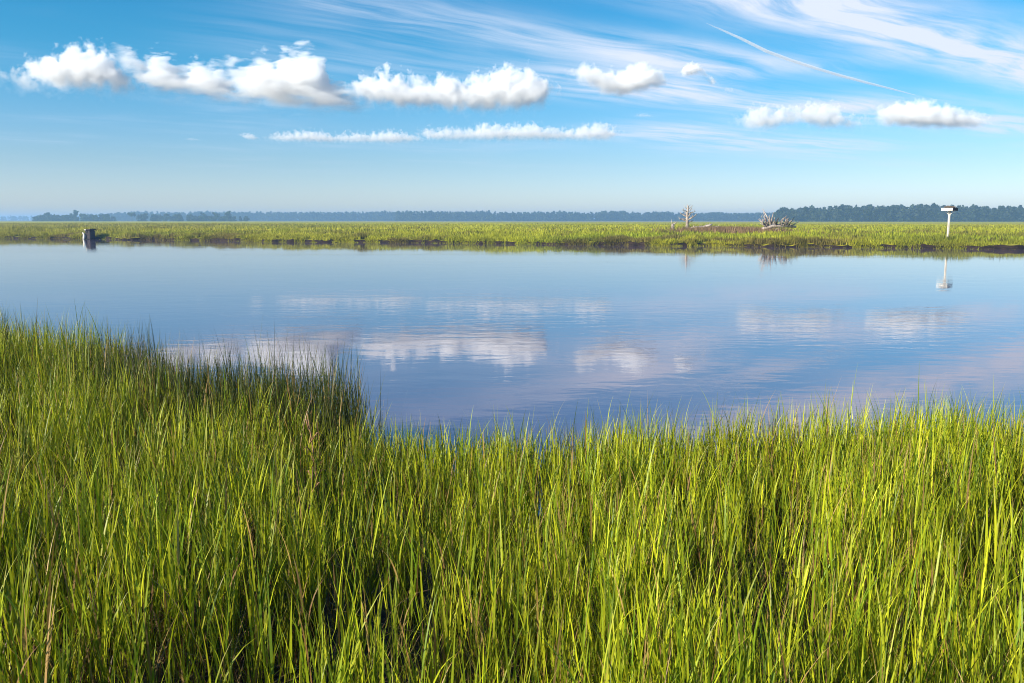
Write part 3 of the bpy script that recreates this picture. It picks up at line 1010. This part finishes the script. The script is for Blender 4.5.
# knots: photo column, cloud top row, cloud base row
CL = [
    ('cumulus_cloud', [(3, 70, 76), (12, 68, 86), (22, 75, 92), (30, 78, 92), (36, 62, 90), (46, 54, 90), (58, 53, 90), (68, 50, 91), (76, 43, 91), (88, 44, 91), (96, 47, 92), (106, 49, 93), (114, 60, 93), (122, 68, 92), (128, 80, 90)], 6300,
     'bright ragged cumulus with a rounded top, farthest left of the long cloud row', dict(dens=0.03)),
    ('cumulus_cloud', [(120, 55, 60), (127, 52, 70), (134, 53, 80), (142, 60, 88), (150, 68, 92), (154, 52, 94), (160, 50, 95), (168, 56, 96), (178, 66, 97), (190, 70, 98), (197, 56, 99), (206, 66, 100), (216, 65, 101), (224, 72, 102), (232, 80, 103), (240, 88, 104), (246, 92, 104)], 6350,
     'streaky torn white cumulus with slanting wisps, second from the left in the upper row', dict(dens=0.026, amp=1.35, shear=42)),
    ('cumulus_cloud', [(228, 66, 80), (234, 62, 90), (242, 68, 100), (250, 70, 104), (258, 55, 105), (268, 56, 106), (278, 66, 107), (285, 54, 108), (296, 50, 109), (312, 49, 110), (322, 58, 111), (327, 76, 112), (336, 82, 113), (346, 86, 114), (354, 92, 112), (360, 100, 108)], 6300,
     'white cumulus with a tall square shouldered tower at its right end, in the upper row', dict(dens=0.034, amp=1.2, shear=38)),
    ('cumulus_cloud', [(350, 88, 96), (358, 78, 102), (366, 76, 104), (376, 72, 105), (386, 68, 107), (396, 72, 109), (406, 76, 110), (414, 76, 109), (422, 78, 110), (430, 82, 109), (436, 90, 106)], 6250,
     'small peaked cumulus touching the left end of the broad white cloud', dict(dens=0.032)),
    ('cumulus_cloud', [(428, 88, 98), (434, 78, 106), (442, 75, 110), (450, 75, 112), (458, 79, 112), (468, 80, 112), (476, 74, 112), (486, 70, 112), (498, 69, 112), (506, 67, 111), (516, 67, 111), (526, 67, 110), (534, 70, 109), (544, 76, 107), (550, 88, 100)], 6250,
     'broad heaped white cumulus near the middle of the upper row', dict(dens=0.034)),
    ('cumulus_cloud', [(566, 70, 76), (574, 66, 80), (582, 63, 84), (592, 62, 88), (602, 64, 94), (612, 67, 98), (620, 69, 99), (628, 61, 98), (640, 60, 95), (650, 62, 92), (658, 66, 90), (664, 74, 88), (670, 80, 85)], 6200,
     'compact dense white heart shaped cumulus standing alone right of the broad cloud', dict(dens=0.04, amp=0.6)),
    ('small_cloud', [(680, 70, 74), (685, 63, 77), (691, 61, 77), (697, 62, 75), (702, 66, 74), (707, 73, 80), (713, 76, 86), (717, 82, 86)], 6200,
     'tiny white puff of cloud right of the heart shaped cumulus', dict(dens=0.06, amp=0.6)),
    ('small_cloud', [(722, 90, 92), (727, 86, 94), (731, 87, 94), (736, 91, 93)], 6200,
     'faint round speck of cloud above the pale right cumulus', dict(dens=0.010)),
    ('cumulus_cloud', [(266, 137, 140), (276, 132, 142), (286, 132, 143), (298, 130, 143), (310, 129, 143), (322, 130, 144), (334, 134, 144), (346, 132, 144), (358, 132, 144), (368, 133, 144), (380, 130, 144), (392, 129, 145), (404, 132, 144), (416, 134, 143), (424, 138, 142)], 8800,
     'long low band of cumulus, left half of the lower cloud row', dict(dens=0.018)),
    ('cumulus_cloud', [(420, 130, 136), (428, 127, 141), (438, 127, 142), (450, 127, 142), (462, 128, 142), (474, 126, 142), (484, 122, 142), (496, 123, 142), (508, 124, 142), (520, 123, 142), (534, 122, 142), (546, 126, 142), (560, 127, 142), (574, 127, 142), (586, 123, 142), (600, 122, 142), (608, 124, 142), (616, 129, 138), (620, 133, 136)], 8700,
     'long low band of cumulus, right half of the lower cloud row', dict(dens=0.018)),
    ('small_cloud', [(239, 134, 136), (246, 132, 140), (252, 133, 141), (258, 137, 140)], 8800,
     'tiny white cloud scrap just left of the lower cloud row', dict(dens=0.016)),
    ('small_cloud', [(184, 139, 140), (190, 137, 141), (196, 138, 141), (202, 140, 141)], 8800,
     'faintest thin cloud scrap far left of the lower cloud row', dict(dens=0.008)),
    ('small_cloud', [(634, 115, 117), (641, 112, 118), (648, 113, 118), (654, 116, 118)], 7600,
     'faint cloud scrap below the heart shaped cumulus', dict(dens=0.010)),
    ('cumulus_cloud', [(735, 117, 122), (744, 112, 126), (752, 105, 131), (762, 105, 133), (772, 107, 131), (784, 106, 128), (796, 107, 126), (804, 103, 126), (814, 102, 128), (824, 101, 130), (834, 102, 130), (840, 110, 130), (850, 117, 130), (862, 119, 129), (872, 122, 127)], 7500,
     'pale thin ragged cumulus low in the right sky, left of its denser twin', dict(dens=0.018, amp=1.25)),
    ('cumulus_cloud', [(876, 108, 116), (884, 103, 124), (894, 100, 128), (904, 99, 129), (914, 98, 130), (924, 97, 130), (934, 99, 131), (944, 102, 131), (954, 105, 131), (964, 108, 131), (974, 110, 131), (981, 114, 131), (987, 122, 130)], 7500,
     'rightmost cumulus with a lit crown and blue shaded right side', dict(dens=0.03, amp=0.7)),
]
for i, (nm, kn, ds, lb, kw) in enumerate(CL):
    cloud(nm, kn, ds, lb, seed=i + 1.0, group='small scraps of cloud' if nm == 'small_cloud' else 'cumulus clouds over the marsh', **kw)

# contrail: a long thin line of vapour, sharp at its head and spreading behind
mt, t = new_mat('contrail_vapour')
pv = t.n('ShaderNodeVolumeScatter')
pv.inputs['Density'].default_value = 0.014
ou = t.n('ShaderNodeOutputMaterial'); t.put(ou.inputs['Volume'], pv.outputs[0])
cp = [(706, 23), (722, 30), (742, 39), (766, 51), (790, 60), (815, 68), (842, 76), (868, 83), (892, 89), (915, 95)]
cd = [11000, 11400, 12000, 12800, 13500, 14200, 15000, 15800, 16500, 17300]
cr_ = [4, 12, 20, 25, 26, 25, 25, 23, 18, 6]
mb = MB(); mb.tube([at(x, y, d) for (x, y), d in zip(cp, cd)], cr_, 10)
tag(mb.build('contrail', mt), 'thin straight white contrail slanting down across the upper right sky', 'contrail')
#@END_CLOUDS
# ------------------------------------------------------------------ the air
mh, t = new_mat('haze_air')
pv = t.n('ShaderNodeVolumePrincipled')
pv.inputs['Color'].default_value = (0.36, 0.61, 0.97, 1)
pv.inputs['Density'].default_value = 0.00052
pv.inputs['Anisotropy'].default_value = 0.1
ou = t.n('ShaderNodeOutputMaterial'); t.put(ou.inputs['Volume'], pv.outputs[0])
hx = 5000.0
V = np.array([(x, y, z) for z in (-2.2, 18.5) for x, y in ((-hx, -hx), (hx, -hx), (hx, hx), (-hx, hx))], float)
Q = np.array([(3, 2, 1, 0), (4, 5, 6, 7), (0, 1, 5, 4), (1, 2, 6, 5), (2, 3, 7, 6), (3, 0, 4, 7)])
o = np_mesh('haze', V, Q, mh)
o['kind'] = 'stuff'
